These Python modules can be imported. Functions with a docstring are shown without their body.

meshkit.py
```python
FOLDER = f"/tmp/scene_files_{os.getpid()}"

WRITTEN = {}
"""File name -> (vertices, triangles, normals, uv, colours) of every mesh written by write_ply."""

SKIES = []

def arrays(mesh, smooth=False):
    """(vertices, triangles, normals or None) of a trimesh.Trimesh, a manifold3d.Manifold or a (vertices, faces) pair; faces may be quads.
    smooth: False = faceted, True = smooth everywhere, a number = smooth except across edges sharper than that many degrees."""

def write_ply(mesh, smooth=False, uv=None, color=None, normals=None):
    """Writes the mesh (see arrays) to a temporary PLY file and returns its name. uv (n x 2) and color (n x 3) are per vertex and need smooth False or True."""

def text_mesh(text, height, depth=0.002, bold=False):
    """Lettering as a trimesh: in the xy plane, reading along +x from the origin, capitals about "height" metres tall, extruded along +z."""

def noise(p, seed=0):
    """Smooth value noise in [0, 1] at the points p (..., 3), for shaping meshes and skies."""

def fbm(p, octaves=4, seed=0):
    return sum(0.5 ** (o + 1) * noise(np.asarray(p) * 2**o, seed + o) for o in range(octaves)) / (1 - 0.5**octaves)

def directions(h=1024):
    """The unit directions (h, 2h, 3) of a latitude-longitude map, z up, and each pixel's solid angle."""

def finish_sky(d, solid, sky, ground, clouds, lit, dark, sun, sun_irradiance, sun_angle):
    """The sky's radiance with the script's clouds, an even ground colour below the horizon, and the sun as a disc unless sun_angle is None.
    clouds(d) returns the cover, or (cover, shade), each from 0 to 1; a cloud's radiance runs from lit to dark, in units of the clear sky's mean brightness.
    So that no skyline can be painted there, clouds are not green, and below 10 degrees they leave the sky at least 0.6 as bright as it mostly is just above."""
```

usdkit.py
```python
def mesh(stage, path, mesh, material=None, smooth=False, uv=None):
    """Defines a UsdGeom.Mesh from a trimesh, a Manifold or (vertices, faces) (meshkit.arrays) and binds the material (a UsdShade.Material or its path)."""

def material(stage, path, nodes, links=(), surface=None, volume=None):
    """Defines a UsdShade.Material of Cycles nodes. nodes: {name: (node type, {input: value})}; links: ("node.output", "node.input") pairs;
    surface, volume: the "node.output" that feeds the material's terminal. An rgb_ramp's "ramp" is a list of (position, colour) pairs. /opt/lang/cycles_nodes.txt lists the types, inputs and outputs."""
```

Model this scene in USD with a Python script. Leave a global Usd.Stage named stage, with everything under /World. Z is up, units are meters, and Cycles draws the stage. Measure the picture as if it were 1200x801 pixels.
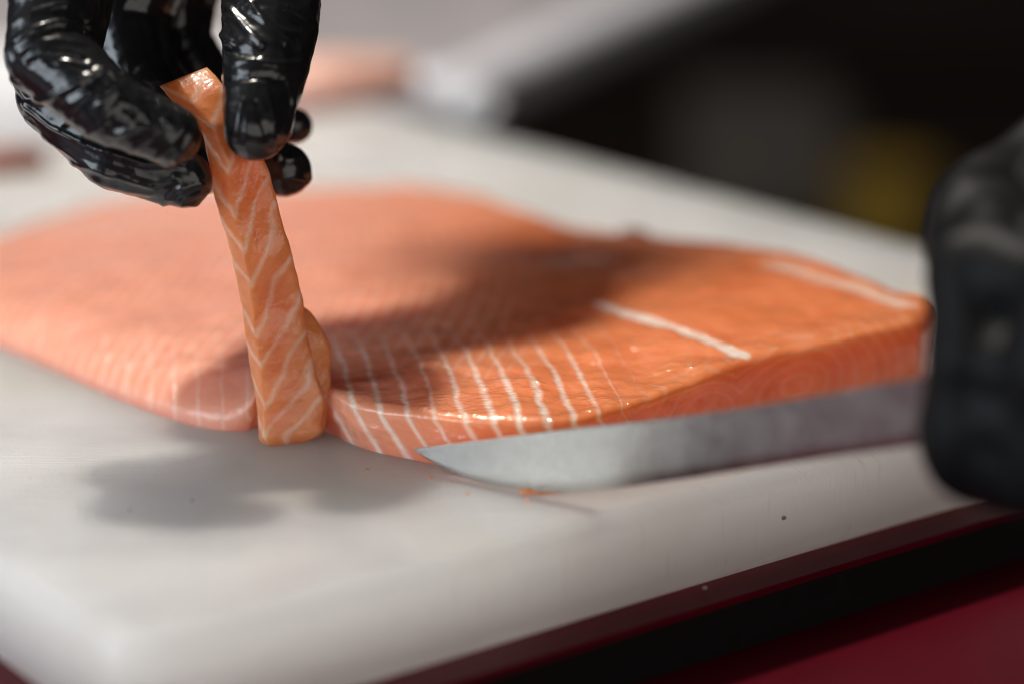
import math, random
import numpy as np, trimesh, usdkit, meshkit
import manifold3d as m3
from pxr import Usd, UsdGeom, UsdLux, UsdShade, Gf, Sdf, Vt
from scipy.interpolate import splprep, splev, interp1d

random.seed(7)
rng = np.random.default_rng(7)
stage = Usd.Stage.CreateInMemory()
UsdGeom.SetStageUpAxis(stage, UsdGeom.Tokens.z)
UsdGeom.SetStageMetersPerUnit(stage, 1.0)
UsdGeom.Xform.Define(stage, '/World')
UsdGeom.Scope.Define(stage, '/World/Looks')

# ------------------------------------------------------------------ camera
PITCH, CAMZ, FOCAL, FP = math.radians(16.0), 0.215, 85.0, 85.0 / 36 * 1200
CAM = np.array([0, 0, CAMZ])
FWD = np.array([0, math.cos(PITCH), -math.sin(PITCH)])
UP = np.array([0, math.sin(PITCH), math.cos(PITCH)])
RIGHT = np.array([1.0, 0, 0])
cam = UsdGeom.Camera.Define(stage, '/World/camera')
cam.AddTranslateOp().Set(Gf.Vec3d(*CAM))
cam.AddRotateXOp().Set(90 - math.degrees(PITCH))
cam.CreateFocalLengthAttr(FOCAL); cam.CreateHorizontalApertureAttr(36.0); cam.CreateVerticalApertureAttr(24.0)
cam.CreateFStopAttr(2.9); cam.CreateFocusDistanceAttr(0.667)
cam.CreateExposureAttr(0.0)

# ------------------------------------------------------------------ light
TARGET = np.array([-0.02, 0.68, 0.02])


def aim(x, eye, at):
    z = np.array(eye, float) - np.array(at, float); z /= np.linalg.norm(z)
    r = np.cross([0, 0, 1], z); r /= np.linalg.norm(r)
    u = np.cross(z, r)
    x.AddTransformOp().Set(Gf.Matrix4d(*r, 0, *u, 0, *z, 0, *[float(v) for v in eye], 1))


KEY_DIR = np.array([-0.29, 0.39, 1.0]); KEY_DIR /= np.linalg.norm(KEY_DIR)
key = UsdLux.SphereLight.Define(stage, '/World/key_lamp')
key.CreateRadiusAttr(0.052); key.AddTranslateOp().Set(Gf.Vec3d(*(TARGET + 1.5 * KEY_DIR)))
key.CreateIntensityAttr(1090.0); key.CreateColorAttr(Gf.Vec3f(1.0, 0.93, 0.83))


def rect(name, eye, at, w, h, power, color):
    l = UsdLux.RectLight.Define(stage, '/World/' + name)
    l.CreateWidthAttr(w); l.CreateHeightAttr(h); l.CreateIntensityAttr(power); l.CreateColorAttr(Gf.Vec3f(*color))
    aim(l, eye, at)
    return l


rect('window_light', (-1.35, 0.15, 0.50), (-0.05, 0.62, 0.0), 1.1, 0.8, 6.4, (0.80, 0.90, 1.0))
rect('front_light', (0.50, -1.0, 0.42), (0.05, 0.62, 0.0), 2.6, 1.1, 1.45, (1.0, 0.93, 0.86))
dome = UsdLux.DomeLight.Define(stage, '/World/room_light')
dm = usdkit.material(stage, '/World/Looks/room_light', {'b': ('background_shader', {'color': (0.9, 0.93, 1.0), 'strength': 0.015})}, surface='b.background')
UsdShade.MaterialBindingAPI.Apply(dome.GetPrim()).Bind(dm)


# ------------------------------------------------------------------ helpers
def ray(px, py):
    return FWD + RIGHT * ((px - 600) / FP) - UP * ((py - 400.5) / FP)


def P(px, py, d):                      # the point seen there at a depth of d metres
    return CAM + ray(px, py) * d


def G(px, py, z=0.0):                  # the point seen there at a height of z metres
    r = ray(px, py)
    return CAM + r * ((z - CAMZ) / r[2])


def pix(v):
    q = np.asarray(v) - CAM
    d = q @ FWD
    return np.stack([600 + FP * (q @ RIGHT) / d, 400.5 - FP * (q @ UP) / d], -1), d


used = {}


def numbered(path):
    n = used.get(path, -1) + 1
    used[path] = n
    return path if n == 0 else f'{path}_{n:03d}'


def tag(p, label=None, cat=None, group=None, kind=None):
    p = p.GetPrim() if hasattr(p, 'GetPrim') else p
    for k, v in (('label', label), ('category', cat), ('group', group), ('kind', kind)):
        if v: p.SetCustomDataByKey(k, v)
    return p


def thing(name, label, cat, loc=(0, 0, 0), group=None):
    x = UsdGeom.Xform.Define(stage, numbered('/World/' + name))
    x.AddTranslateOp().Set(Gf.Vec3d(*[float(a) for a in loc]))
    return tag(x, label, cat, group)


def obj(name, mesh, mat, parent=None, smooth=40, prims=None):
    base = np.zeros(3)
    if parent is not None:
        q = parent
        while q.GetPath().pathString != '/World':
            if q.IsA(UsdGeom.Xform):
                a = q.GetAttribute('xformOp:translate').Get()
                if a is not None: base = base + np.array(a)
            q = q.GetParent()
    if hasattr(mesh, 'to_mesh'):
        m = mesh.to_mesh(); mesh = trimesh.Trimesh(m.vert_properties[:, :3], m.tri_verts, process=False)
    if isinstance(mesh, tuple):
        v, f, n = meshkit.arrays(mesh, False); mesh = trimesh.Trimesh(v, f, process=False)
    mesh = trimesh.Trimesh(np.array(mesh.vertices) - base, mesh.faces, process=False)
    path = numbered((parent.GetPath().pathString if parent is not None else '/World') + '/' + name)
    g = usdkit.mesh(stage, path, mesh, mat, smooth=True if prims else smooth)
    for k, a in (prims or {}).items():
        UsdGeom.PrimvarsAPI(g).CreatePrimvar(k, Sdf.ValueTypeNames.Float3Array, 'vertex').Set(Vt.Vec3fArray.FromNumpy(np.asarray(a, np.float32)))
    return g.GetPrim()


def grid_faces(n, m, wrap=False):
    """faces of an n x m grid of vertices (row major); wrap closes the columns"""
    f = []
    c = m if wrap else m - 1
    i, j = np.meshgrid(np.arange(n - 1), np.arange(c), indexing='ij')
    a = (i * m + j).ravel(); b = (i * m + (j + 1) % m).ravel()
    return np.vstack([np.stack([a, b, b + m], 1), np.stack([a, b + m, a + m], 1)])


def rounded_slab(poly, z0, z1, r, k=5, rim=0.0):
    """a slab with rounded top and bottom edges over a shapely polygon"""
    from shapely.geometry import Polygon
    pts = np.array(poly.exterior.coords)[:-1]
    if Polygon(pts).exterior.is_ccw is False: pts = pts[::-1]
    t = np.roll(pts, -1, 0) - np.roll(pts, 1, 0); t /= np.linalg.norm(t, axis=1)[:, None]
    nrm = np.stack([t[:, 1], -t[:, 0]], 1)
    rows = []
    for a in np.linspace(-90, 0, k): rows.append((r * (math.cos(math.radians(a)) - 1), z0 + r + r * math.sin(math.radians(a))))
    for a in np.linspace(0, 90, k): rows.append((r * (math.cos(math.radians(a)) - 1), z1 - r + r * math.sin(math.radians(a)) + rim * math.exp(-((a - 62) / 9) ** 2)))
    V = np.vstack([np.column_stack([pts + nrm * o, np.full(len(pts), z)]) for o, z in rows])
    F = grid_faces(len(rows), len(pts), True)
    n = len(pts); c0, c1 = len(V), len(V) + 1
    V = np.vstack([V, [*pts.mean(0), z0], [*pts.mean(0), z1]])
    j = np.arange(n); top = (len(rows) - 1) * n
    F = np.vstack([F, np.stack([(j + 1) % n, j, np.full(n, c0)], 1), np.stack([top + j, top + (j + 1) % n, np.full(n, c1)], 1)])
    return trimesh.Trimesh(V, F, process=False)


def round_poly(corners, r):
    from shapely.geometry import Polygon
    return Polygon(corners).buffer(-r).buffer(r, quad_segs=12)


def dense(poly, step):
    from shapely.geometry import Polygon
    return Polygon(np.array(poly.exterior.segmentize(step).coords))


def box(c, s, rz=0.0, r=None):
    b = trimesh.creation.box(s) if r is None else rounded_slab(round_poly([(-s[0] / 2, -s[1] / 2), (s[0] / 2, -s[1] / 2), (s[0] / 2, s[1] / 2), (-s[0] / 2, s[1] / 2)], r * 1.2), -s[2] / 2, s[2] / 2, r)
    b.apply_transform(trimesh.transformations.rotation_matrix(rz, [0, 0, 1])); b.apply_translation(c)
    return b


# ------------------------------------------------------------------ materials
def M(name, nodes, links=(), surface='p.BSDF'):
    return usdkit.material(stage, '/World/Looks/' + name, nodes, links, surface=surface)


def simple(name, color, rough=0.5, bump=0.0, scale=60, var=0.12, **kw):
    d = tuple(c * (1 - var) for c in color); l = tuple(min(1, c * (1 + var)) for c in color)
    return M(name, {'g': ('geometry', {}), 'n': ('noise_texture', {'scale': scale, 'detail': 4}), 'r': ('rgb_ramp', {'ramp': [(0.3, d), (0.7, l)]}),
                    'b': ('bump', {'strength': bump, 'distance': 0.002}), 'p': ('principled_bsdf', {'roughness': rough, **kw})},
             [('g.position', 'n.vector'), ('n.fac', 'r.fac'), ('r.color', 'p.base_color'), ('n.fac', 'b.height'), ('b.normal', 'p.normal')])


def flesh(name, base, deep, strength=1.0, rough=0.36, w0=0.0, w1=0.25, pale=(0, 0, 0), pale_at=0.0, wob=0.45):
    """salmon flesh: primvar fat = (stripe phase, stripe mask, ring phase), seam = (distance to the fat seam, to the pale edge, ring mask)"""
    N = {
        'g': ('geometry', {}), 'fat': ('attribute', {'attribute': 'fat'}), 'seam': ('attribute', {'attribute': 'seam'}),
        'sf': ('separate_xyz', {}), 'ss': ('separate_xyz', {}),
        'nz': ('noise_texture', {'scale': 70, 'detail': 4}), 'nf': ('noise_texture', {'scale': 650, 'detail': 3}), 'nb': ('noise_texture', {'scale': 75, 'detail': 5, 'roughness': 0.6}),
        'w1': ('math', {'math_type': 'multiply_add', 'value2': wob, 'value3': -0.5 * wob}), 'u1': ('math', {'math_type': 'add'}),
        'w2': ('math', {'math_type': 'multiply_add', 'value2': 0.04, 'value3': -0.02}), 'u1b': ('math', {'math_type': 'add'}),
        'pp': ('math', {'math_type': 'pingpong', 'value2': 0.5}), 'mx': ('math', {'math_type': 'maximum', 'value2': 0.15}), 'pq': ('math', {'math_type': 'divide'}),
        'l1': ('map_range', {'range_type': 'smoothstep', 'from_min': w0, 'from_max': w1, 'to_min': 1.0, 'to_max': 0.0, 'clamp': True}),
        'br': ('map_range', {'from_min': 0.3, 'from_max': 0.62, 'to_min': 0.55, 'to_max': 1.0, 'clamp': True}),
        'm1': ('math', {'math_type': 'multiply'}), 'm1b': ('math', {'math_type': 'multiply'}),
        'u2': ('math', {'math_type': 'add'}), 'p2': ('math', {'math_type': 'pingpong', 'value2': 0.5}),
        'l2': ('map_range', {'range_type': 'smoothstep', 'from_min': 0.0, 'from_max': 0.22, 'to_min': 1.0, 'to_max': 0.0, 'clamp': True}),
        'm2': ('math', {'math_type': 'multiply'}), 'm2b': ('math', {'math_type': 'multiply', 'value2': 0.12}),
        'sw': ('math', {'math_type': 'multiply_add', 'value2': 0.0050, 'value3': -0.0025}), 'sd': ('math', {'math_type': 'add'}),
        'l3': ('map_range', {'range_type': 'smoothstep', 'from_min': 0.0016, 'from_max': 0.0031, 'to_min': 1.0, 'to_max': 0.0, 'clamp': True}),
        'sd4': ('math', {'math_type': 'add'}),
        'l4': ('map_range', {'range_type': 'smoothstep', 'from_min': 0.001, 'from_max': 0.006, 'to_min': 0.65, 'to_max': 0.0, 'clamp': True}),
        'a1': ('math', {'math_type': 'maximum'}), 'a2': ('math', {'math_type': 'maximum'}), 'a3': ('math', {'math_type': 'maximum', 'use_clamp': True}),
        'a4': ('math', {'math_type': 'multiply', 'value2': strength}),
        'c0': ('rgb_ramp', {'ramp': [(0.3, deep), (0.5, base), (0.72, tuple(min(1, c * 1.12 + 0.01) for c in base))]}),
        'cm': ('mix_color', {'b': (0.95, 0.74, 0.64)}), 'sp': ('separate_xyz', {}), 'pf': ('map_range', {'range_type': 'smoothstep', 'from_min': 0.02, 'from_max': -0.09, 'to_min': 0.0, 'to_max': pale_at, 'clamp': True}), 'pm': ('mix_color', {'b': pale}),
        'hh': ('math', {'math_type': 'multiply_add', 'value2': 0.35}), 'hb': ('math', {'math_type': 'multiply_add', 'value2': 0.9}),
        'b': ('bump', {'strength': 0.22, 'distance': 0.0010}), 'b2': ('bump', {'strength': 1.0, 'distance': 0.0013}), 'wm': ('map_range', {'range_type': 'smoothstep', 'from_min': 0.46, 'from_max': 0.62, 'to_min': 0.06, 'to_max': 0.8, 'clamp': True}), 'wn': ('noise_texture', {'scale': 55, 'detail': 3}), 'wa': ('math', {'math_type': 'add'}), 'wh': ('math', {'math_type': 'multiply'}), 'w0n': ('noise_texture', {'scale': 360, 'detail': 2, 'roughness': 0.5}), 'ws': ('math', {'math_type': 'multiply', 'value2': 0.8}),
        'rr': ('map_range', {'from_min': 0.3, 'from_max': 0.7, 'to_min': rough - 0.1, 'to_max': rough + 0.1, 'clamp': True}),
        'p': ('principled_bsdf', {'roughness': rough, 'ior': 1.42, 'subsurface_weight': 0.45, 'subsurface_scale': 0.006, 'subsurface_radius': (1.0, 0.32, 0.16), 'subsurface_method': 'random_walk',
                                  'coat_weight': 0.85, 'coat_roughness': 0.10, 'coat_ior': 1.38}),
    }
    L = [('g.position', 'nz.vector'), ('g.position', 'nf.vector'), ('g.position', 'nb.vector'),
         ('fat.vector', 'sf.vector'), ('seam.vector', 'ss.vector'),
         ('nz.fac', 'w1.value1'), ('sf.x', 'u1.value1'), ('w1.value', 'u1.value2'),
         ('nf.fac', 'w2.value1'), ('u1.value', 'u1b.value1'), ('w2.value', 'u1b.value2'), ('u1b.value', 'pp.value1'), ('sf.y', 'mx.value1'), ('pp.value', 'pq.value1'), ('mx.value', 'pq.value2'), ('pq.value', 'l1.value'),
         ('nb.fac', 'br.value'), ('l1.result', 'm1.value1'), ('sf.y', 'm1.value2'), ('m1.value', 'm1b.value1'), ('br.result', 'm1b.value2'),
         ('sf.z', 'u2.value1'), ('w1.value', 'u2.value2'), ('u2.value', 'p2.value1'), ('p2.value', 'l2.value'), ('l2.result', 'm2.value1'), ('ss.z', 'm2.value2'), ('m2.value', 'm2b.value1'),
         ('nb.fac', 'sw.value1'), ('ss.x', 'sd.value1'), ('sw.value', 'sd.value2'), ('sd.value', 'l3.value'),
         ('ss.y', 'sd4.value1'), ('sw.value', 'sd4.value2'), ('sd4.value', 'l4.value'),
         ('m1b.value', 'a1.value1'), ('m2b.value', 'a1.value2'), ('a1.value', 'a2.value1'), ('l3.result', 'a2.value2'), ('a2.value', 'a3.value1'), ('l4.result', 'a3.value2'),
         ('a3.value', 'a4.value1'), ('nb.fac', 'c0.fac'), ('g.position', 'sp.vector'), ('sp.x', 'pf.value'), ('pf.result', 'pm.fac'), ('c0.color', 'pm.a'), ('pm.result', 'cm.a'), ('a4.value', 'cm.fac'), ('cm.result', 'p.base_color'),
         ('a4.value', 'hh.value1'), ('nf.fac', 'hh.value3'), ('nb.fac', 'hb.value1'), ('hh.value', 'hb.value3'), ('hb.value', 'b.height'), ('b.normal', 'p.normal'), ('b2.normal', 'p.coat_normal'), ('g.position', 'wn.vector'), ('g.position', 'w0n.vector'), ('wn.fac', 'wm.value'), ('a4.value', 'ws.value1'), ('wm.result', 'wa.value1'), ('ws.value', 'wa.value2'), ('w0n.fac', 'wh.value1'), ('wa.value', 'wh.value2'), ('wh.value', 'b2.height'), ('b.normal', 'b2.normal'),
         ('nz.fac', 'rr.value'), ('rr.result', 'p.roughness')]
    return M(name, N, L)


SALMON = flesh('salmon_flesh', (0.80, 0.220, 0.082), (0.74, 0.180, 0.062), strength=0.92, pale=(0.82, 0.325, 0.225), pale_at=0.9)
STRIP = flesh('salmon_strip_flesh', (0.80, 0.215, 0.070), (0.70, 0.16, 0.048), strength=0.46, w0=0.0, w1=0.28, wob=1.0)

BOARD = M('polyethylene_board', {
    'g': ('geometry', {}), 'n': ('noise_texture', {'scale': 11, 'detail': 3, 'roughness': 0.5}), 'rr': ('map_range', {'from_min': 0.35, 'from_max': 0.65, 'to_min': 0.32, 'to_max': 0.48, 'clamp': True}), 'n5': ('noise_texture', {'scale': 28, 'detail': 3}), 'n2': ('noise_texture', {'scale': 900, 'detail': 3}),
    'mp': ('mapping', {'mapping_type': 'point', 'rotation': (0, 0, 0.35), 'scale': (60, 900, 60)}), 'n3': ('noise_texture', {'scale': 1.0, 'detail': 3}),
    'mp2': ('mapping', {'mapping_type': 'point', 'rotation': (0, 0, -0.5), 'scale': (40, 1100, 60)}), 'n4': ('noise_texture', {'scale': 1.0, 'detail': 2}),
    'sc': ('map_range', {'range_type': 'smoothstep', 'from_min': 0.64, 'from_max': 0.72, 'to_min': 0.0, 'to_max': 0.22, 'clamp': True}), 'sm': ('mix_color', {'b': (0.62, 0.57, 0.48)}), 'r': ('rgb_ramp', {'ramp': [(0.30, (0.94, 0.92, 0.845)), (0.50, (0.94, 0.91, 0.80)), (0.60, (0.92, 0.87, 0.71)), (0.72, (0.86, 0.76, 0.58))]}),
    'ad': ('math', {'math_type': 'add'}), 'ad2': ('math', {'math_type': 'multiply_add', 'value2': 0.8}), 'b': ('bump', {'strength': 0.35, 'distance': 0.0006}),
    'p': ('principled_bsdf', {'roughness': 0.42, 'ior': 1.5, 'subsurface_weight': 0.94, 'subsurface_scale': 0.024, 'subsurface_radius': (1.0, 0.97, 0.92)})},
    [('g.position', 'n.vector'), ('g.position', 'n2.vector'), ('g.position', 'mp.vector'), ('mp.vector', 'n3.vector'), ('g.position', 'mp2.vector'), ('mp2.vector', 'n4.vector'),
     ('g.position', 'n5.vector'), ('n5.fac', 'rr.value'), ('rr.result', 'p.roughness'), ('n.fac', 'r.fac'), ('n4.fac', 'sc.value'), ('sc.result', 'sm.fac'), ('r.color', 'sm.a'), ('sm.result', 'p.base_color'), ('n3.fac', 'ad.value1'), ('n4.fac', 'ad.value2'), ('n2.fac', 'ad2.value1'), ('ad.value', 'ad2.value3'), ('ad2.value', 'b.height'), ('b.normal', 'p.normal')])
GLOVE = M('black_nitrile', {
    'g': ('geometry', {}), 'n': ('noise_texture', {'type': 'ridged_multifractal', 'scale': 70, 'detail': 3, 'roughness': 0.45, 'distortion': 1.0, 'offset': 0.9, 'gain': 1.6}), 'n2': ('noise_texture', {'scale': 1600, 'detail': 2}),
    'ad': ('math', {'math_type': 'multiply_add', 'value2': 0.10}), 'b': ('bump', {'strength': 0.12, 'distance': 0.0010}),
    'n3': ('noise_texture', {'scale': 60, 'detail': 2}), 'rr': ('map_range', {'from_min': 0.35, 'from_max': 0.65, 'to_min': 0.17, 'to_max': 0.27, 'clamp': True}),
    'p': ('principled_bsdf', {'base_color': (0.010, 0.010, 0.011), 'roughness': 0.25, 'ior': 1.5})},
    [('g.position', 'n.vector'), ('g.position', 'n2.vector'), ('g.position', 'n3.vector'), ('n2.fac', 'ad.value1'), ('n.fac', 'ad.value3'), ('ad.value', 'b.height'), ('b.normal', 'p.normal'),
     ('n3.fac', 'rr.value'), ('rr.result', 'p.roughness')])
MATTE_GLOVE = simple('dull_black_nitrile', (0.0045, 0.0045, 0.005), 0.5, 0.1, 120, specular_ior_level=0.09)
SLEEVE = simple('dark_sleeve_cloth', (0.02, 0.02, 0.022), 0.85, 0.5, 300)
STEEL = M('blade_steel', {
    'g': ('geometry', {}), 'mp': ('mapping', {'mapping_type': 'point', 'rotation': (0, 0.35, 0.6), 'scale': (900, 60, 900)}), 'n': ('noise_texture', {'scale': 1.0, 'detail': 3}),
    'n2': ('noise_texture', {'scale': 90, 'detail': 4}), 'rr': ('map_range', {'from_min': 0.3, 'from_max': 0.7, 'to_min': 0.25, 'to_max': 0.38, 'clamp': True}),
    'b': ('bump', {'strength': 0.10, 'distance': 0.0002}), 'p': ('principled_bsdf', {'base_color': (0.56, 0.55, 0.52), 'metallic': 1.0, 'roughness': 0.2})},
    [('g.position', 'mp.vector'), ('mp.vector', 'n.vector'), ('g.position', 'n2.vector'), ('n2.fac', 'rr.value'), ('rr.result', 'p.roughness'), ('n.fac', 'b.height'), ('b.normal', 'p.normal')])
TABLE_STEEL = simple('pale_grey_enamel', (0.60, 0.60, 0.66), 0.45, 0.05, 40)
TABLE_TOP = simple('grey_enamel', (0.33, 0.31, 0.325), 0.5, 0.05, 20, 0.25)
RED = simple('red_laminate', (0.062, 0.002, 0.007), 0.35, 0.03, 30, specular_ior_level=0.05)
BLACK = simple('black_rubber', (0.004, 0.003, 0.003), 0.8, 0.1, 200, specular_ior_level=0.15)
FLOOR = simple('dark_floor', (0.05, 0.031, 0.024), 0.7, 0.1, 3, 0.3)
WALL = simple('dark_wall', (0.03, 0.02, 0.017), 0.85, 0.1, 2, 0.3)
YELLOW = simple('yellow_plastic', (0.42, 0.27, 0.03), 0.6)
GREY = simple('grey_plastic', (0.13, 0.115, 0.105), 0.7)
WHITE = simple('white_cotton', (0.56, 0.57, 0.60), 0.9, 0.4, 400, 0.03)
TRIM = simple('brown_trimming', (0.22, 0.085, 0.060), 0.5, 0.3, 200, subsurface_weight=0.2, subsurface_scale=0.003)
ORANGE = simple('salmon_scrap_flesh', (0.75, 0.24, 0.08), 0.4, 0.2, 150, subsurface_weight=0.2, subsurface_scale=0.003)
PALE = simple('pale_salmon', (0.70, 0.42, 0.34), 0.35, 0.3, 120, subsurface_weight=0.3, subsurface_scale=0.004)
SPECK = simple('dark_speck', (0.22, 0.17, 0.13), 0.6)
WATER = M('water_drop', {'p': ('principled_bsdf', {'base_color': (1, 1, 1), 'roughness': 0.02, 'ior': 1.33, 'transmission_weight': 1.0})})

# ------------------------------------------------------------------ the setting
NEAR = G(144, 747)[:2]                                             # the board's near corner
A = math.radians(37.2)
U, W = np.array([math.cos(A), math.sin(A)]), np.array([-math.sin(A), math.cos(A)])


def B(u, w):
    return NEAR + U * u + W * w


def quad(u0, u1, w0, w1):
    return [B(u0, w0), B(u1, w0), B(u1, w1), B(u0, w1)]


fl = trimesh.creation.box((14, 14, 0.1)); fl.apply_translation((0, 4, -0.95))
tag(obj('floor', fl, FLOOR), kind='structure')
wl = trimesh.creation.box((14, 0.2, 4)); wl.apply_translation((0, 7.0, 1.1))
tag(obj('wall', wl, WALL), 'dark brown back wall far behind the counter', 'wall', kind='structure')

# red counter under the board
ct = thing('counter', 'glossy dark red counter with a black slot along its front under the board', 'counter', (*B(0.1, 0.2), -0.9))
obj('countertop', rounded_slab(dense(round_poly(quad(-0.5, 0.415, -0.0125, 0.53), 0.003), 0.02), -0.0315, -0.0292, 0.0007), RED, ct)
obj('slot', rounded_slab(dense(round_poly(quad(-0.5, 0.413, -0.0115, 0.52), 0.003), 0.05), -0.053, -0.0317, 0.0008), BLACK, ct)
obj('ledge', rounded_slab(dense(round_poly(quad(-0.5, 0.60, -0.16, 0.0), 0.004), 0.02), -0.075, -0.0455, 0.0015), RED, ct)
obj('cabinet', rounded_slab(dense(round_poly(quad(-0.48, 0.41, -0.14, 0.50), 0.004), 0.05), -0.90, -0.0755, 0.003), BLACK, ct)

# steel table behind
T0, T1 = G(545, 108, -0.012)[:2], G(775, 0, -0.012)[:2]
tu = (T1 - T0) / np.linalg.norm(T1 - T0); tw = np.array([-tu[1], tu[0]])
st = thing('side_table', 'pale grey table with a thick rounded rim, far behind the board', 'table', (*(T0 + tu * 0.4 + tw * 0.5), -0.9))


def TB(a, b): return T0 + tu * a + tw * b


obj('table_top', rounded_slab(dense(round_poly([TB(0.02, 0.02), TB(1.0, 0.02), TB(1.0, 0.9), TB(0.02, 0.9)], 0.02), 0.05), -0.05, -0.03, 0.002), TABLE_TOP, st)
from shapely.geometry import Polygon
ring_o = round_poly([TB(0, 0), TB(1.02, 0), TB(1.02, 0.92), TB(0, 0.92)], 0.03)
rp = np.array(ring_o.buffer(-0.016).exterior.segmentize(0.02).coords)[:-1]


def tube(path, r, n=14, closed=False):
    path = np.asarray(path, float); k = len(path)
    r = np.broadcast_to(r, k)
    t = (np.roll(path, -1, 0) - np.roll(path, 1, 0)) if closed else np.gradient(path, axis=0)
    t /= np.linalg.norm(t, axis=1)[:, None]
    ref = np.array([0, 0, 1.0]) if abs(t[0][2]) < 0.9 else np.array([1.0, 0, 0])
    a = np.cross(t, ref); a /= np.linalg.norm(a, axis=1)[:, None]; b = np.cross(t, a)
    th = np.linspace(0, 2 * np.pi, n, endpoint=False)
    V = (path[:, None] + r[:, None, None] * (np.cos(th)[None, :, None] * a[:, None] + np.sin(th)[None, :, None] * b[:, None])).reshape(-1, 3)
    if closed:
        F = grid_faces(k + 1, n, True) % (k * n)
        return trimesh.Trimesh(V, F, process=False)
    F = grid_faces(k, n, True)
    V = np.vstack([V, path[0], path[-1]]); j = np.arange(n)
    F = np.vstack([F, np.stack([(j + 1) % n, j, np.full(n, k * n)], 1), np.stack([(k - 1) * n + j, (k - 1) * n + (j + 1) % n, np.full(n, k * n + 1)], 1)])
    m = trimesh.Trimesh(V, F, process=False); trimesh.repair.fix_normals(m)
    return m


rm = tube(np.column_stack([rp, np.full(len(rp), -0.022)]), 0.018, 14, True); trimesh.repair.fix_normals(rm)
obj('rim', rm, TABLE_STEEL, st)
for a, b in ((0.06, 0.45), (0.95, 0.45), (0.95, 0.85), (0.06, 0.85)):
    q = TB(a, b); obj('leg', tube([[*q, -0.9], [*q, -0.0505]], 0.02), TABLE_STEEL, st)

# far, dim things on the floor
q = G(1035, 292, -0.9)
bk = thing('bucket', 'dim yellow bucket on the dark floor, behind the right end of the board', 'bucket', q)
prof = np.array([[0.0, 0.0], [0.080, 0.0], [0.086, 0.008], [0.098, 0.15], [0.105, 0.15], [0.105, 0.158], [0.092, 0.158], [0.080, 0.012], [0.0, 0.012]])
body = trimesh.creation.revolve(prof, sections=40); body.apply_translation(q)
obj('body', body, YELLOW, bk)
th = np.linspace(0, np.pi, 20)
obj('handle', tube(np.column_stack([q[0] + 0.108 * np.cos(th), q[1] - 0.108 * np.sin(th) * 0.95, q[2] + 0.148 - 0.03 * np.sin(th)]), 0.004), GREY, bk)
q = G(885, 235, -0.9)
cr = thing('crate', 'dim grey plastic crate on the dark floor behind the board', 'crate', q)
for sx in (-1, 1):
    obj('side_panel', box((q[0] + sx * 0.16, q[1], q[2] + 0.11), (0.012, 0.30, 0.22), r=0.003), GREY, cr)
    obj('end_panel', box((q[0], q[1] + sx * 0.158, q[2] + 0.11), (0.306, 0.012, 0.22), r=0.003), GREY, cr)
obj('bottom', box((q[0], q[1], q[2] + 0.012), (0.30, 0.30, 0.02), r=0.003), GREY, cr)

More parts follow.
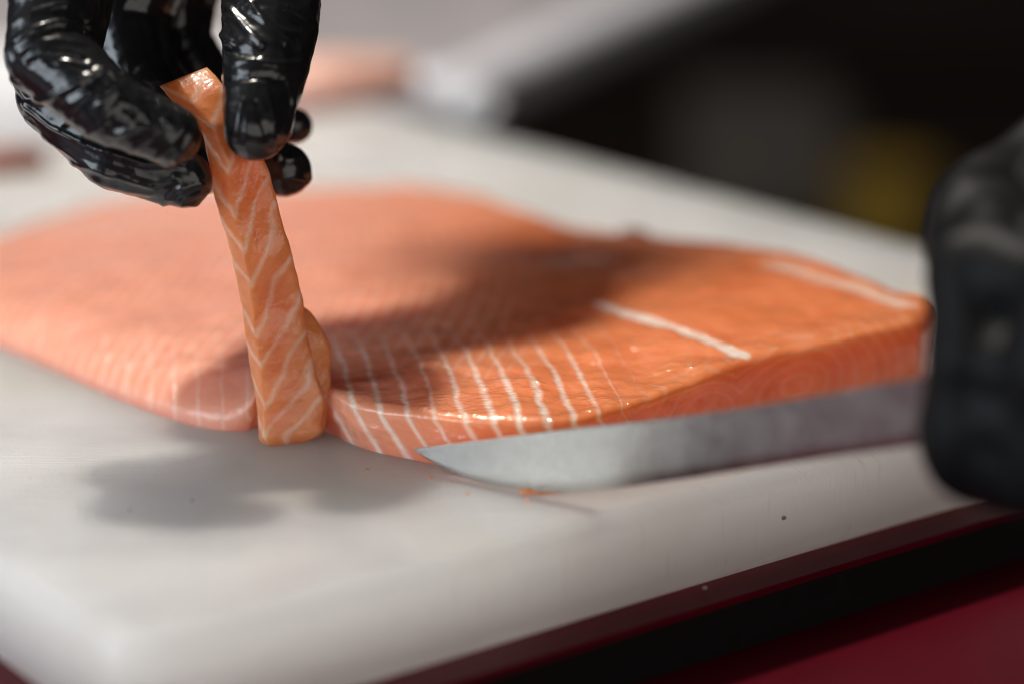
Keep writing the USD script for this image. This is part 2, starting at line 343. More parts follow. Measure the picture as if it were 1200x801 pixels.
# ------------------------------------------------------------------ cutting board
bd = round_poly(quad(-0.003, 0.42, -0.005, 0.515), 0.011)
bm = rounded_slab(dense(bd, 0.01), -0.0290, 0.0, 0.0070, 28, 0.0007)
board = thing('cutting_board', 'thick white plastic cutting board with rounded corner under the salmon', 'cutting board', (*B(0.21, 0.26), -0.0290))
obj('slab', bm, BOARD, board, smooth=50)
for (px, py, z, s) in ((918, 606, None, 0.00062), (826, 688, None, 0.0006), (152, 597, 0, 0.0004), (225, 586, 0, 0.0004)):
    if z is None:                                                   # on the front side face
        r_ = ray(px, py); nrm = np.array([U[1], -U[0], 0.0])
        p0 = np.array([*B(0, -0.005), 0]); t = ((p0 - CAM) @ nrm) / (r_ @ nrm); c = CAM + r_ * t
    else:
        c = G(px, py, 0.0)
    ic = trimesh.creation.icosphere(2, s); ic.apply_scale((1.3, 1, 0.5 if z == 0 else 1)); ic.apply_translation(c)
    obj('stain_speck', ic, SPECK, board)

# ------------------------------------------------------------------ salmon fillet
def spl(pts, n, s=0.0):
    tck, _ = splprep(np.asarray(pts).T, s=s, k=3)
    return np.stack(splev(np.linspace(0, 1, n), tck), 1)


cut = np.array([G(*p)[:2] for p in ((296, 505, 0), (335, 499, 0), (372, 506, 0), (404, 521, 0), (440, 533, 0), (480, 541, 0), (540, 553, 0), (600, 561, 0), (650, 561, 0), (700, 552, 0), (760, 535, 0), (820, 516, 0), (870, 501, 0), (985, 481, 0), (1078, 463, 0))])
end = np.array([G(*p)[:2] for p in ((1078, 463, 0), (1097, 440, 0.002), (1100, 385, 0.014))])
nat = np.array([G(*p)[:2] for p in ((1100, 385, 0.014), (1075, 358, 0.018), (1000, 325, 0.018), (900, 299, 0.016), (830, 287, 0.014), (750, 279, 0.012), (690, 270, 0.011), (640, 258, 0.010), (560, 228, 0.009), (480, 210, 0.009),
                                     (400, 206, 0.008), (300, 206, 0.008), (180, 214, 0.006), (90, 234, 0.005), (20, 260, 0.004), (-50, 295, 0.003), (-85, 340, 0.002), (-60, 380, 0.0), (8, 410, 0), (60, 431, 0), (120, 459, 0), (200, 490, 0), (250, 503, 0), (296, 505, 0))])
bc = spl(cut, 420); be = spl(np.vstack([end[:1], end[:1] * 0.5 + end[1:2] * 0.5, end[1:]]), 70); bn = spl(nat, 620, 1e-6)
bound = np.vstack([bc[:-1], be[:-1], bn[:-1]])
kind = np.concatenate([np.ones(len(bc) - 1), np.full(len(be) - 1, 0.8), np.zeros(len(bn) - 1)])       # 1 on the cut face
for _ in range(14): kind = (np.roll(kind, 1) + kind * 2 + np.roll(kind, -1)) / 4
arc = np.concatenate([[0], np.cumsum(np.linalg.norm(np.diff(bound, axis=0), axis=1))])
CEN = np.array([-0.02, 0.765])


def H(x, y):
    h = 0.0168 + 0.075 * np.clip(x - 0.02, 0, 0.2) + 0.045 * np.clip(x, -0.2, 0.0) * 1.0
    h = h - 0.004 * np.clip((y - 0.8) / 0.1, 0, 1.5)
    h = h + 0.0028 * np.exp(-(((x - 0.06) / 0.05) ** 2 + ((y - 0.75) / 0.05) ** 2))
    h = h + 0.0030 * (meshkit.fbm(np.stack([x * 22, y * 22, x * 0], -1), 3, 3) - 0.5)
    h = h + 0.0016 * (meshkit.fbm(np.stack([x * 85, y * 120, x * 0], -1), 2, 19) - 0.5) * np.clip((0.70 - y) / 0.03, 0, 1)
    h = h + 0.0009 * (meshkit.fbm(np.stack([x * 130, y * 90, x * 0], -1), 3, 9) - 0.5)
    return h


def seg_dist(p, line):
    line = np.asarray(line); d = np.full(len(p), 9.0)
    for a, b in zip(line[:-1], line[1:]):
        ab = b - a; t = np.clip(((p - a) @ ab) / (ab @ ab), 0, 1)
        d = np.minimum(d, np.linalg.norm(p - a - t[:, None] * ab, axis=1))
    return d


PER = 0.0073


def sweepx(x, y):
    """the stripe coordinate on the top: lines run away from the front and bend to the left"""
    k = y - 0.635
    return x + 0.10 * k + 0.9 * k * np.abs(k) - 0.22 * np.clip(-x - 0.05, 0, 1) * k * 4


NR, NW = 130, 26
ts = np.linspace(0, 1, NR) ** 1.9                                   # dense near the edge
R = np.linalg.norm(bound - CEN, axis=1)
rows, fat, seam = [], [], []
rad = 0.0042 * kind + (1 - kind) * np.where(bound[:, 0] < -0.05, 0.030, 0.017)
low = kind * 0.86 + (1 - kind) * 0.16
seam1 = [G(702, 354, 0.020)[:2], G(740, 369, 0.020)[:2], G(790, 386, 0.020)[:2], G(830, 402, 0.0195)[:2], G(868, 420, 0.019)[:2]]
seam2 = [G(905, 316, 0.022)[:2], G(960, 332, 0.022)[:2], G(1010, 347, 0.022)[:2], G(1058, 366, 0.022)[:2]]


def attr(p, z, xs):
    front = seg_dist(p, bc[::12])
    m = 0.17 + 0.83 * np.clip(1 - (front - 0.030) / 0.050, 0, 1)
    m *= np.clip((0.040 - p[:, 0]) / 0.022, 0, 1)
    m = np.maximum(m * (0.30 + 0.70 * np.clip((p[:, 0] + 0.085) / 0.05, 0, 1)), np.clip((0.02 - p[:, 0]) / 0.05, 0, 1) * (0.26 + 0.28 * np.clip(1 - (front - 0.0) / 0.09, 0, 1)))
    k = np.round(sweepx(xs, p[:, 1]) / PER)
    m = m * (0.62 + 0.38 * np.abs(np.sin(k * 12.9898 + 1.3)))
    return np.stack([sweepx(xs, p[:, 1]) / PER, m, np.zeros(len(p))], 1), front


ring_c = [(G(800, 470, 0.006)[:2], 0.007), (G(935, 455, 0.010)[:2], 0.010)]


def rings(p, z, front):
    best = np.full(len(p), 9.0); ph = np.zeros(len(p))
    for c, zc in ring_c:
        d = np.sqrt((((p[:, 0] - c[0]) * 0.72) ** 2) + (z - zc) ** 2 * 1.5 + ((p[:, 1] - c[1]) * 0.42) ** 2)
        ph = np.where(d < best, d / 0.0033, ph); best = np.minimum(best, d)
    ph = ph + 3.4 * (meshkit.fbm(np.stack([p[:, 0] * 45, p[:, 1] * 45, z * 45], -1), 2, 6) - 0.5)
    mask = np.clip((p[:, 0] - 0.024) / 0.015, 0, 1) * np.clip(1 - (front - 0.006) / 0.012, 0, 1)
    fine = np.clip((0.012 - p[:, 0]) / 0.03, 0, 1) * np.clip((front - 0.022) / 0.03, 0, 1)
    ph = np.where(p[:, 0] < 0.018, (sweepx(p[:, 0], p[:, 1]) - 0.38 * (p[:, 1] - 0.64)) / 0.0056, ph)
    mask = np.where(p[:, 0] < 0.018, 3.0 * fine, mask)
    return ph, mask


for t in ts[::-1]:
    s = 1 - t
    p = CEN + (bound - CEN) * s
    d = t * R
    f = np.sqrt(np.clip(1 - (1 - np.clip(d / rad, 0, 1)) ** 2, 0, 1))
    z = H(p[:, 0], p[:, 1]) * (low + (1 - low) * f)
    a, front = attr(p, z, p[:, 0])
    rp_, rmask = rings(p, z, front)
    a[:, 2] = rp_
    rows.append(np.column_stack([p, z])); fat.append(a)
    seam.append(np.stack([seg_dist(p, seam1), seg_dist(p, seam2), rmask], 1))
top = rows[-1]
for k in range(1, NW + 1):
    q = k / NW
    z = top[:, 2] * (1 - q)
    p = top[:, :2].copy()
    nrm = np.stack([np.gradient(bound[:, 1]), -np.gradient(bound[:, 0])], 1); nrm /= np.linalg.norm(nrm, axis=1)[:, None]
    wob = 0.0022 * (meshkit.fbm(np.stack([arc * 70, z * 160, arc * 0], -1), 3, 5) - 0.5) * kind * math.sin(math.pi * min(q * 1.0, 1))
    p = p + nrm * wob[:, None] - nrm * (kind * 0.0022 * q ** 2)[:, None]
    a, front = attr(p, z, p[:, 0] - 0.62 * (top[:, 2] - z) * kind)
    rp_, rmask = rings(p, z, np.zeros(len(p)))
    a[:, 2] = rp_
    rows.append(np.column_stack([p, z])); fat.append(a)
    s1 = seg_dist(top[:, :2], seam1) + 0.0014 + 0.25 * (top[:, 2] - z)
    seam.append(np.stack([s1, np.full(len(p), 0.1), rmask], 1))
V = np.vstack(rows); Fc = grid_faces(len(rows), len(bound), True)
fm = trimesh.Trimesh(V, Fc, process=False)
if fm.face_normals[:1000, 2].mean() < 0: fm.invert()
fl_ = thing('salmon_fillet', 'large orange salmon fillet with white fat lines lying on the board', 'salmon fillet', (CEN[0], CEN[1], 0))
obj('flesh', fm, SALMON, fl_, prims={'fat': np.vstack(fat), 'seam': np.vstack(seam)})
c = G(742, 272, 0.016)
kn = trimesh.creation.icosphere(3, 0.0042); kn.apply_scale((1.5, 1.1, 0.75))
kn.vertices += 0.0012 * (meshkit.fbm(kn.vertices * 300, 2, 4) - 0.5)[:, None]; kn.apply_translation(c - [0, 0.004, 0.001])
obj('fin_stub', kn, TRIM, fl_)

# ------------------------------------------------------------------ lifted strip
def sweep_sections(secs, n=64, smooth_it=5):
    """secs: list of corner rings (k, 3); returns vertices (rows, n, 3), the position along the ring"""
    out = []
    for s in secs:
        s = np.asarray(s); c = np.vstack([s, s[:1]]); L = np.concatenate([[0], np.cumsum(np.linalg.norm(np.diff(c, axis=0), axis=1))])
        out.append((c, L))
    frac = np.linspace(0, 1, n, endpoint=False)
    k = len(secs[0]); per = n // k
    rr = []
    for c, L in out:
        pts = np.vstack([c[i] + (c[i + 1] - c[i]) * np.linspace(0, 1, per, endpoint=False)[:, None] for i in range(k)])
        for _ in range(smooth_it): pts = (np.roll(pts, 1, 0) + 2 * pts + np.roll(pts, -1, 0)) / 4
        rr.append(pts)
    return np.array(rr)


def strip_mesh(table, nrow=150, per=16, edge=0.2, seed=0):
    table = np.asarray(table, float)
    t = np.concatenate([[0], np.cumsum(np.linalg.norm(np.diff(table[:, 0:2], axis=0), axis=1))]); t /= t[-1]
    ti = np.linspace(0, 1, nrow)
    from scipy.interpolate import PchipInterpolator
    tb = PchipInterpolator(t, table)(ti)
    secs = []
    for lx, ly, rx, ry, d, th in tb:
        lx, rx = lx - 2, rx + 1
        Lp, Rp = P(lx, ly, d + 0.0035), P(rx, ry, d + 0.0045)
        ee = edge * (1.7 - 1.2 * (ly - 100) / 420)
        E = P(lx + (rx - lx) * ee, ly + (ry - ly) * ee, d)
        BR, BL = P(rx - 2, ry, d + th), P(lx + 3, ly, d + th)
        secs.append([Lp, E, Rp, BR, BL])
    g = sweep_sections(secs, per * 5, 3)
    n = per * 5
    i = np.arange(n)
    # lines: phase by length + slope * distance from the edge
    s = np.concatenate([[0], np.cumsum(np.linalg.norm(np.diff(g.mean(1), axis=0), axis=1))])
    dist = np.linalg.norm(g - g[:, per:per + 1], axis=2)
    wob = 1.1 * (meshkit.fbm(g.reshape(-1, 3) * 60, 3, seed) - 0.5).reshape(dist.shape)
    ph = (s[:, None] + 1.75 * dist - 14.0 * dist ** 2) / 0.0112 + wob
    g = g + (0.0026 * (meshkit.fbm(g.reshape(-1, 3) * 75, 3, seed + 2) - 0.5)).reshape(dist.shape)[..., None] * np.array([1, -1, 0.3])
    for q in (0, 1, 2, 3, 4):                                      # rounded ends
        k = math.sqrt(1 - (1 - (q + 0.6) / 5) ** 2)
        for w_ in ((q, nrow - 1 - q) if seed > 15 else (nrow - 1 - q,)): g[w_] = g[w_].mean(0) + (g[w_] - g[w_].mean(0)) * (0.45 + 0.55 * k)
    V = g.reshape(-1, 3); F = grid_faces(nrow, n, True)
    V = np.vstack([V, g[0].mean(0) + [0, 0, 0.0002], g[-1].mean(0)])
    F = np.vstack([F, np.stack([i, (i + 1) % n, np.full(n, nrow * n)], 1)[:, [1, 0, 2]], np.stack([(nrow - 1) * n + i, (nrow - 1) * n + (i + 1) % n, np.full(n, nrow * n + 1)], 1)])
    m = trimesh.Trimesh(V, F, process=False); trimesh.repair.fix_normals(m)
    fa = np.stack([np.append(ph.ravel(), [0, 0]), np.append(np.full(ph.size, 0.8), [0.2, 0.2]), np.zeros(ph.size + 2)], 1)
    se = np.tile([0.1, 0.1, 0.0], (len(fa), 1))
    return m, fa, se


# left x, y, right x, y, depth, thickness
rows_ = [(189, 101, 242, 79, 0.662, 0.008), (198, 112, 256, 92, 0.6585, 0.010), (219, 133, 266, 118, 0.6555, 0.010), (238, 158, 285, 150, 0.6545, 0.010), (246, 200, 314, 196, 0.656, 0.011),
         (261, 260, 329, 256, 0.660, 0.011), (274, 315, 343, 308, 0.665, 0.012), (285, 360, 352, 352, 0.6695, 0.012), (291, 405, 360, 397, 0.6715, 0.013), (299, 450, 371, 440, 0.6740, 0.014), (304, 490, 377, 480, 0.6755, 0.014), (306, 512, 375, 503, 0.6755, 0.014), (316, 525, 362, 518, 0.6765, 0.012)]
m, fa, se = strip_mesh(rows_, seed=11)
sp = thing('salmon_strip', 'narrow orange salmon strip being lifted upright from the fillet by the fingertips', 'salmon slice', G(345, 512, 0))
obj('flesh', m, STRIP, sp, prims={'fat': fa, 'seam': se})
m, fa, se = strip_mesh([(338, 362, 356, 357, 0.6745, 0.006), (336, 385, 373, 380, 0.6755, 0.010), (336, 430, 387, 425, 0.6775, 0.012), (338, 475, 386, 470, 0.6795, 0.012), (338, 518, 376, 513, 0.6805, 0.012)], 70, seed=21)
obj('folded_base', m, STRIP, sp, prims={'fat': fa * [1, 0.35, 1], 'seam': se})

# ------------------------------------------------------------------ gloved hands
def chain_solid(chains):
    """chains: lists of (px, py, depth, radius in px): hulls of neighbouring spheres, all in one solid"""
    parts, bones = [], []
    for ch in chains:
        sph = [(P(x, y, d), r * d / FP) for x, y, d, r in ch]
        for (a, ra), (b, rb) in zip(sph[:-1], sph[1:]):
            s1 = m3.Manifold.sphere(ra, 28).translate(a.tolist()); s2 = m3.Manifold.sphere(rb, 28).translate(b.tolist())
            parts.append(m3.Manifold.batch_hull([s1, s2])); bones.append((a, b))
    return m3.Manifold.batch_boolean(parts, m3.OpType.Add), bones


def as_tri(man, step):
    m = man.refine_to_length(step).to_mesh()
    t = trimesh.Trimesh(m.vert_properties[:, :3], m.tri_verts, process=True)
    return t


def wrinkle(t, bones, amp, step, creases=(), seed=0):
    v, n = np.array(t.vertices), np.array(t.vertex_normals)
    best = np.full(len(v), 9.0); ax = np.zeros(len(v)); off = np.zeros((len(v), 3)); endness = np.zeros(len(v))
    for i, (a, b) in enumerate(bones):
        ab = b - a; L = np.linalg.norm(ab); tt = np.clip(((v - a) @ ab) / L ** 2, 0, 1)
        o = v - a - tt[:, None] * ab; d = np.linalg.norm(o, axis=1); m = d < best
        best[m] = d[m]; ax[m] = tt[m] * L + i * 0.37; off[m] = o[m]; endness[m] = (np.abs(tt[m] - 0.5) * 2) ** 2
    # folds across the fingers, denser near the joints
    q = np.stack([ax / 0.0052 + 1.2 * meshkit.fbm(v * 80, 2, seed + 5), off[:, 0] / 0.02, off[:, 2] / 0.02], 1)
    f = 1 - np.abs(2 * meshkit.fbm(q, 3, seed) - 1)
    f2 = 1 - np.abs(2 * meshkit.fbm(v * 150 + 7, 3, seed + 3) - 1)
    disp = amp * ((1.6 * f ** 5 - 0.4) * (0.45 + 0.75 * endness) + 0.2 * (1.5 * f2 ** 6 - 0.2))
    if creases:
        px, _ = pix(v); view = v - CAM; facing = (n * view).sum(1) < 0
        for line, width, h in creases:
            d = seg_dist(px, np.asarray(line, float))
            disp = disp + np.where(facing, h * np.exp(-(d / width) ** 2), 0)
    t.vertices = v + n * disp[:, None]
    return t


right_chains = [
    [(120, -150, 0.676, 56), (70, -60, 0.661, 54), (56, 66, 0.648, 50), (128, 127, 0.641, 43), (200, 158, 0.641, 36)],          # index finger
    [(160, -150, 0.688, 52), (98, -50, 0.677, 46), (62, 112, 0.668, 44), (136, 184, 0.661, 40), (216, 210, 0.659, 33)],         # middle finger
    [(215, -150, 0.705, 50), (150, 24, 0.706, 52), (168, 92, 0.700, 42), (250, 190, 0.696, 36), (334, 199, 0.690, 31)],        # ring finger
    [(250, -150, 0.715, 48), (212, 0, 0.724, 42), (212, 46, 0.722, 34), (270, 130, 0.718, 28), (344, 148, 0.712, 21)],        # little finger
    [(290, -170, 0.700, 72), (320, -80, 0.694, 62), (317, 30, 0.667, 57), (309, 95, 0.655, 48), (298, 152, 0.648, 36)],        # thumb
    [(150, -150, 0.690, 54), (290, -170, 0.705, 70)], [(200, -130, 0.710, 52), (240, -110, 0.720, 62)], [(215, -90, 0.722, 46), (265, -70, 0.715, 42)],
]
solid, bones = chain_solid(right_chains)
wr = [P(225, -170, 0.715), P(230, -260, 0.735), np.array([-0.055, 0.79, 0.205]), np.array([-0.070, 0.882, 0.30])]
fore = [m3.Manifold.sphere(r, 32).scale((1, 1, 1)).translate(p.tolist()) for p, r in zip(wr, (0.027, 0.025, 0.025, 0.026))]
hs = [m3.Manifold.batch_hull([a, b]) for a, b in zip(fore[:-1], fore[1:])]
solid = m3.Manifold.batch_boolean([solid] + hs[:2], m3.OpType.Add)
t = as_tri(solid, 0.00065)
trimesh.smoothing.filter_taubin(t, iterations=45)
creases = [([(14, 30), (40, 14), (70, 6), (104, 4)], 3.0, 0.0007), ([(18, 50), (40, 34), (70, 26), (104, 30)], 3.2, 0.0009), ([(34, 75), (55, 68), (80, 66), (100, 70)], 3, -0.0009),
           ([(12, 92), (32, 116), (52, 118), (86, 102), (118, 83)], 3.4, 0.0012), ([(120, 84), (130, 98)], 6, 0.0012), ([(84, 122), (104, 108)], 6, 0.0009), ([(118, 122), (137, 106)], 5, 0.0010),
           ([(28, 122), (60, 148), (110, 174), (170, 193), (215, 196)], 3.2, 0.0010), ([(130, 158), (165, 150), (190, 154)], 4, 0.0008), ([(205, 188), (220, 170), (228, 150)], 3.5, 0.0008),
           ([(150, 128), (160, 140)], 4, -0.0007), ([(168, 122), (178, 138)], 4, -0.0007), ([(186, 128), (196, 146)], 4, 0.0007),
           ([(268, 8), (288, 34), (306, 52)], 4.5, 0.0013), ([(292, 2), (316, 34), (334, 50)], 4.5, 0.0010), ([(266, 56), (280, 62), (300, 64)], 4, -0.0010), ([(262, 42), (270, 50)], 5, 0.0014),
           ([(268, 96), (300, 90), (330, 94)], 4, -0.0006), ([(345, 110), (338, 150), (326, 186)], 4, 0.0010), ([(284, 120), (276, 160)], 4, 0.0006), ([(300, 120), (316, 170)], 5, -0.0006),
           ([(80, 190), (130, 205), (180, 220)], 3.5, 0.0007), ([(190, 240), (210, 222), (240, 215)], 3.5, 0.0009), ([(150, 232), (200, 238), (240, 240)], 3, 0.0006)]
creases = [(l, w * 0.8, h * 0.85) for l, w, h in creases]
for l, h in (([(12, 2), (40, -8), (76, -12), (106, -8)], 1), ([(22, 62), (44, 50), (70, 47), (98, 52)], 0.8), ([(8, 60), (14, 76), (20, 92)], 0.8), ([(60, 76), (84, 78), (104, 84)], -0.8),
             ([(70, 150), (96, 124), (120, 108)], 0.9), ([(96, 164), (124, 142), (146, 112)], 0.9), ([(124, 172), (148, 152), (160, 138)], 0.8), ([(150, 182), (176, 160), (196, 138)], 0.9), ([(176, 190), (196, 178), (216, 150)], 0.8),
             ([(152, 116), (166, 128), (172, 142)], 0.7), ([(176, 116), (190, 126), (200, 140)], 0.7), ([(198, 124), (210, 136), (214, 152)], 0.7), ([(104, 132), (116, 144), (134, 150)], -0.7),
             ([(270, -6), (300, 20), (330, 36), (352, 40)], 0.8), ([(262, 22), (280, 44), (298, 58)], 0.9), ([(320, -6), (344, 20), (366, 30)], 0.8), ([(270, 74), (296, 70), (322, 76), (352, 72)], 0.8), ([(266, 84), (286, 92), (318, 88)], -0.7),
             ([(282, 110), (290, 140), (288, 176)], 0.5), ([(312, 106), (322, 140), (322, 170)], 0.6), ([(338, 96), (342, 124), (334, 158)], 0.8), ([(292, 178), (304, 184), (318, 182)], 0.5),
             ([(50, 160), (90, 186), (130, 206)], 0.9), ([(100, 208), (140, 222), (176, 228)], 0.8), ([(160, 206), (186, 214), (206, 210)], 0.9), ([(196, 232), (212, 236), (236, 226)], 0.9), ([(206, 206), (216, 222), (214, 240)], 0.8), ([(226, 200), (236, 216), (246, 226)], 0.8),
             ([(322, 178), (336, 186), (352, 184)], 0.8), ([(330, 212), (344, 208), (360, 214)], 0.8), ([(350, 178), (360, 196), (364, 212)], 0.8)):
    creases.append((l, 2.5, 0.0005 * h))
t = wrinkle(t, bones, 0.00022, 0.0013, creases, 3)
trimesh.smoothing.filter_taubin(t, iterations=3)
hd = thing('gloved_hand', 'right hand in a wrinkled glossy black glove pinching the salmon strip between thumb and fingers', 'hand', P(200, -100, 0.70))
obj('glove', t, GLOVE, hd, smooth=True)
beads = []
vp, vd = pix(t.vertices); fac = (t.vertex_normals * (t.vertices - CAM)).sum(1)
ok = np.where((fac < -0.2) & (t.vertex_normals[:, 2] > -0.1) & (((vp[:, 0] > 120) & (vp[:, 0] < 240) & (vp[:, 1] > 95) & (vp[:, 1] < 190)) | ((vp[:, 0] > 255) & (vp[:, 1] < 90) & (vp[:, 1] > 0) & (vp[:, 0] < 340))))[0]
for k in rng.choice(ok, 60, replace=False):
    ic = trimesh.creation.icosphere(1, rng.uniform(0.00018, 0.00045)); ic.apply_translation(t.vertices[k]); beads.append(ic)
tag(obj('water_beads', trimesh.util.concatenate(beads), WATER, hd, smooth=True), kind='stuff')
sl = as_tri(m3.Manifold.batch_boolean([hs[2]] + [m3.Manifold.batch_hull([fore[3], m3.Manifold.sphere(0.032, 32).translate((-0.150, 0.955, 0.55))])], m3.OpType.Add), 0.004)
trimesh.smoothing.filter_taubin(sl, iterations=10)
obj('sleeve', sl, SLEEVE, hd, smooth=True)

left_chains = [
    [(1340, 250, 0.575, 70), (1146, 325, 0.552, 60), (1136, 430, 0.545, 60), (1140, 522, 0.548, 64), (1215, 556, 0.560, 56)],   # index finger round the handle
    [(1400, 270, 0.555, 70), (1250, 340, 0.530, 60), (1236, 450, 0.530, 64), (1240, 548, 0.533, 66), (1310, 570, 0.545, 56)],
    [(1480, 290, 0.535, 70), (1360, 350, 0.510, 60), (1360, 460, 0.502, 58), (1370, 545, 0.507, 58), (1420, 560, 0.525, 46)],
    [(1540, 320, 0.520, 66), (1470, 370, 0.492, 54), (1470, 460, 0.485, 52), (1480, 530, 0.489, 52), (1520, 545, 0.505, 42)],
    [(1400, 200, 0.620, 80), (1250, 200, 0.600, 76), (1152, 258, 0.585, 62), (1140, 300, 0.590, 50)],                         # thumb
    [(1146, 325, 0.553, 58), (1250, 340, 0.532, 60)], [(1136, 430, 0.547, 58), (1236, 450, 0.533, 63)], [(1140, 522, 0.550, 62), (1240, 548, 0.536, 64)], [(1140, 470, 0.547, 60), (1240, 500, 0.533, 64)],
    [(1152, 262, 0.580, 60), (1150, 330, 0.560, 58)], [(1152, 262, 0.580, 62), (1250, 330, 0.545, 68)], [(1250, 200, 0.600, 76), (1250, 345, 0.540, 66)], [(1170, 300, 0.562, 66), (1170, 420, 0.545, 66)], [(1340, 250, 0.585, 84), (1540, 300, 0.540, 84)], [(1330, 210, 0.610, 90), (1560, 190, 0.590, 96)],
]
solid, bones = chain_solid(left_chains)
wr2 = [P(1480, 180, 0.62), np.array([0.28, 0.75, 0.22]), np.array([0.34, 0.98, 0.32])]
fo2 = [m3.Manifold.sphere(r, 32).translate(p.tolist()) for p, r in zip(wr2, (0.033, 0.032, 0.042))]
fist = m3.Manifold.batch_hull([m3.Manifold.sphere(rr * d / FP, 24).translate(P(x, y, d).tolist()) for x, y, d, rr in ((1165, 290, 0.575, 54), (1156, 330, 0.556, 56), (1150, 510, 0.552, 56), (1300, 280, 0.57, 60), (1300, 530, 0.55, 60), (1245, 420, 0.540, 62))])
solid = m3.Manifold.batch_boolean([solid, fist, m3.Manifold.batch_hull(fo2[:2])], m3.OpType.Add)
t = as_tri(solid, 0.0022)
trimesh.smoothing.filter_taubin(t, iterations=90)
t.vertices = t.vertices + t.vertex_normals * (0.006 * (meshkit.fbm(t.vertices * 45, 2, 31) - 0.5))[:, None]
trimesh.smoothing.filter_taubin(t, iterations=30)
trimesh.smoothing.filter_taubin(t, iterations=2)
h2 = thing('gloved_hand', 'left hand in a black glove gripping the knife handle, blurred in the near right', 'hand', P(1340, 300, 0.57))
obj('glove', t, MATTE_GLOVE, h2, smooth=True)
sl = as_tri(m3.Manifold.batch_hull(fo2[1:]), 0.005); trimesh.smoothing.filter_taubin(sl, iterations=6)
obj('sleeve', sl, SLEEVE, h2, smooth=True)

# ------------------------------------------------------------------ knife
tip, ep, hp = P(485, 525, 0.660), P(640, 576, 0.6365), P(1085, 437, 0.566)
LEAN = math.radians(0)                                             # the blade's lean away from the camera
he = P(1085, 521, 0.575)
ed = (he - ep) / np.linalg.norm(he - ep)
lev = np.cross(ed, [0, 0, 1]); lev /= np.linalg.norm(lev)
if lev @ FWD > 0: lev = -lev
up_ = np.cross(lev, ed); up_ = up_ if up_[2] > 0 else -up_
pn = lev * math.cos(LEAN) + up_ * math.sin(LEAN)                                           # towards the camera


def onblade(px, py):
    r = ray(px, py); return CAM + r * (((ep - CAM) @ pn) / (r @ pn))


sx = PX = np.array([485, 520, 560, 600, 640, 720, 800, 880, 980, 1085, 1150])
top_y = interp1d([485, 560, 660, 760, 850, 960, 1085, 1150], [525, 515.5, 503, 492.5, 481, 463, 441, 430], kind='quadratic')
bot_y = interp1d([485, 500, 520, 545, 570, 600, 640, 680, 720, 800, 880, 980, 1085, 1150], [525.5, 537.5, 548.5, 559, 566.5, 572.5, 576, 575, 571.5, 560.5, 548.5, 534, 520, 511], kind='linear')
nx, ny = 140, 12
xs = 485 + (1150 - 485) * np.linspace(0, 1, nx) ** 1.3
from scipy.ndimage import gaussian_filter1d
by = gaussian_filter1d(np.array([float(bot_y(x)) for x in xs]), 2, mode='nearest'); by[0] = 525.5
frontv, backv = np.zeros((nx, ny, 3)), np.zeros((nx, ny, 3))
for i, x in enumerate(xs):
    a, b = onblade(x, float(top_y(x))), onblade(x, by[i])
    for j, q in enumerate(np.linspace(0, 1, ny)):
        c = a + (b - a) * q
        full = 0.0009 * min(1, 0.25 + i / 40)
        th_ = full * (1 - 0.55 * q) if q < 0.88 else full * (1 - 0.55 * 0.88) * (1 - q) / 0.12
        frontv[i, j], backv[i, j] = c + pn * th_, c - pn * th_
ring_ = np.concatenate([frontv, backv[:, ::-1]], 1)
n2 = 2 * ny
V = ring_.reshape(-1, 3); F = grid_faces(nx, n2, True)
V = np.vstack([V, ring_[0].mean(0), ring_[-1].mean(0)]); j = np.arange(n2)
F = np.vstack([F, np.stack([(j + 1) % n2, j, np.full(n2, nx * n2)], 1), np.stack([(nx - 1) * n2 + j, (nx - 1) * n2 + (j + 1) % n2, np.full(n2, nx * n2 + 1)], 1)])
bl = trimesh.Trimesh(V, F, process=False); trimesh.repair.fix_normals(bl)
kf = thing('knife', 'long slicing knife with satin steel blade cutting along the front of the fillet', 'knife', ep)
obj('blade', bl, STEEL, kf, smooth=25)
h0, h1 = onblade(1145, 466), onblade(1145, 466) + (hp - tip) / np.linalg.norm(hp - tip) * 0.12
hm = m3.Manifold.batch_hull([m3.Manifold.sphere(0.009, 24).translate(h0.tolist()), m3.Manifold.sphere(0.0125, 24).translate(((h0 + h1) / 2).tolist()), m3.Manifold.sphere(0.011, 24).translate(h1.tolist())])
obj('handle', hm, BLACK, kf)

# ------------------------------------------------------------------ small things
def lump(c, s, mat, name, label, cat, seed, rz=0.0, parent=None, sub=3, rough=0.25):
    ic = trimesh.creation.icosphere(sub, 1.0); v = np.array(ic.vertices)
    v *= (1 + rough * (meshkit.fbm(v * 1.7 + seed, 3, seed) - 0.5) * 2)[:, None]
    v[:, 2] = np.where(v[:, 2] < -0.35, -0.35, v[:, 2])
    v *= s
    v[:, 2] -= v[:, 2].min()
    ic.vertices = v
    ic.apply_transform(trimesh.transformations.rotation_matrix(rz, [0, 0, 1])); ic.apply_translation(c)
    o = obj(name, ic, mat, parent)
    if parent is None and label: tag(o, label, cat)
    return o


c = G(385, 116, 0.0)
lump(c + [0, 0, 0.0002], (0.050, 0.022, 0.016), PALE, 'salmon_piece', 'small pale salmon piece at the far end of the board, beside the thumb', 'salmon piece', 3, rz=0.5)
lump(G(8, 200, 0) + [0, 0, 0.0002], (0.020, 0.010, 0.008), TRIM, 'salmon_trimming', 'brown salmon trimming at the far left of the board, behind the fingers', 'fish scrap', 5, rz=0.6)
lump(G(635, 577, 0) + [0, 0, 0.0002], (0.0062, 0.0018, 0.0012), ORANGE, 'salmon_scrap', 'thin orange salmon scrap under the knife edge', 'fish scrap', 8, rz=0.2)

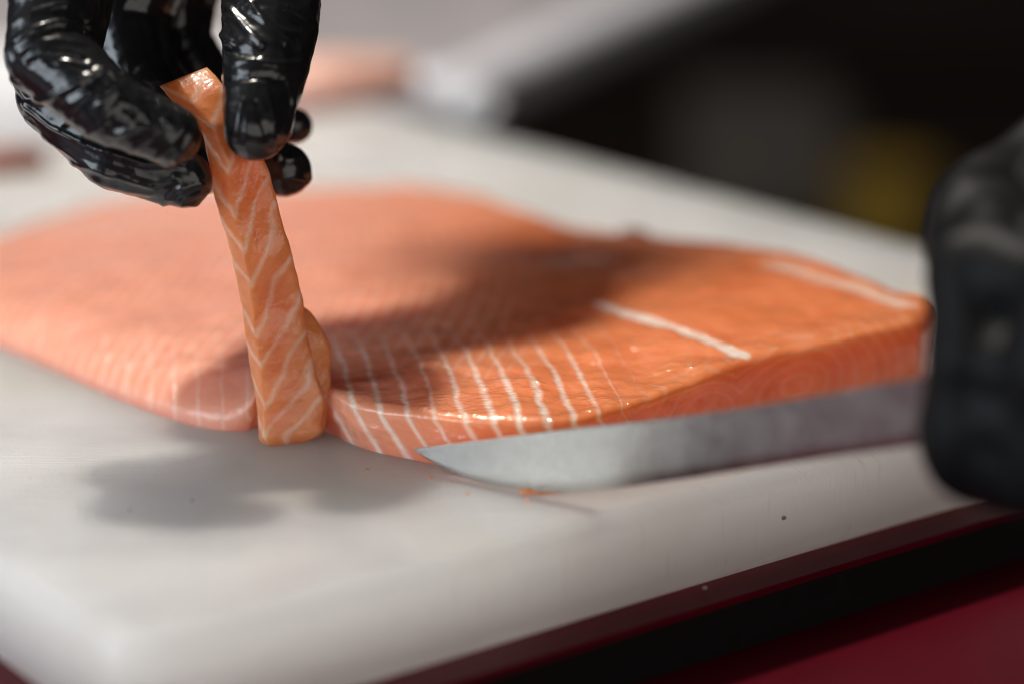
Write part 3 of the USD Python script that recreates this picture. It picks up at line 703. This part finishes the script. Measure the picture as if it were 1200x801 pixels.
lump(G(556, 112, 0) + [0.0, 0.0, -0.012], (0.013, 0.012, 0.012), WHITE, 'paper_ball', 'small crumpled white paper ball by the corner of the far grey table', 'paper', 12, rough=0.5)

# white towel behind the board, left
tc = np.array([-0.30, 1.16]); nu, nv = 60, 40
uu, vv = np.meshgrid(np.linspace(-0.22, 0.22, nu), np.linspace(-0.09, 0.09, nv), indexing='ij')
ca, sa = math.cos(0.62), math.sin(0.62)
X = tc[0] + ca * uu - sa * vv; Y = tc[1] + sa * uu + ca * vv
edge = np.minimum(np.minimum((uu + 0.22), (0.22 - uu)), np.minimum(vv + 0.09, 0.09 - vv))
Z = -0.030 + 0.045 * np.clip(edge / 0.03, 0, 1) ** 0.5 + 0.012 * (meshkit.fbm(np.stack([X * 30, Y * 30, X * 0], -1), 3, 2) - 0.5) * np.clip(edge / 0.03, 0, 1)
V = np.stack([X, Y, Z], -1).reshape(-1, 3); F = grid_faces(nu, nv)
Vb = V.copy(); Vb[:, 2] = -0.0301
tw_ = trimesh.Trimesh(np.vstack([V, Vb]), np.vstack([F, F[:, ::-1] + len(V)]), process=False); trimesh.repair.fix_normals(tw_)
tag(obj('towel', tw_, WHITE), 'folded white towel behind the far left edge of the cutting board', 'towel')

# water and fat drops on the flesh and board
drops = []
for (px, py, r) in ((522, 556, 0.0006), (536, 563, 0.0005), (555, 569, 0.0006), (592, 577, 0.0005), ):
    ic = trimesh.creation.icosphere(2, r); ic.apply_scale((1.2, 1.2, 0.6)); ic.apply_translation(G(px, py, 0) + [0, 0, r * 0.3])
    o = obj('water_drop', ic, WATER)
    tag(o, 'tiny clear water drop on the board along the knife edge', 'water drop', 'water drops along the knife edge')

for k, (px, py, r) in enumerate(((505, 560, 0.0004), (548, 578, 0.0004), (618, 586, 0.0005), (430, 550, 0.0004))):
    o = lump(G(px, py, 0), (r * 1.6, r, r * 0.7), ORANGE, 'salmon_crumb', None, None, 20 + k, rz=k * 1.1, sub=2)
    tag(o, 'tiny orange salmon crumb on the white board in front of the fillet and knife', 'crumb', 'salmon crumbs on the board')
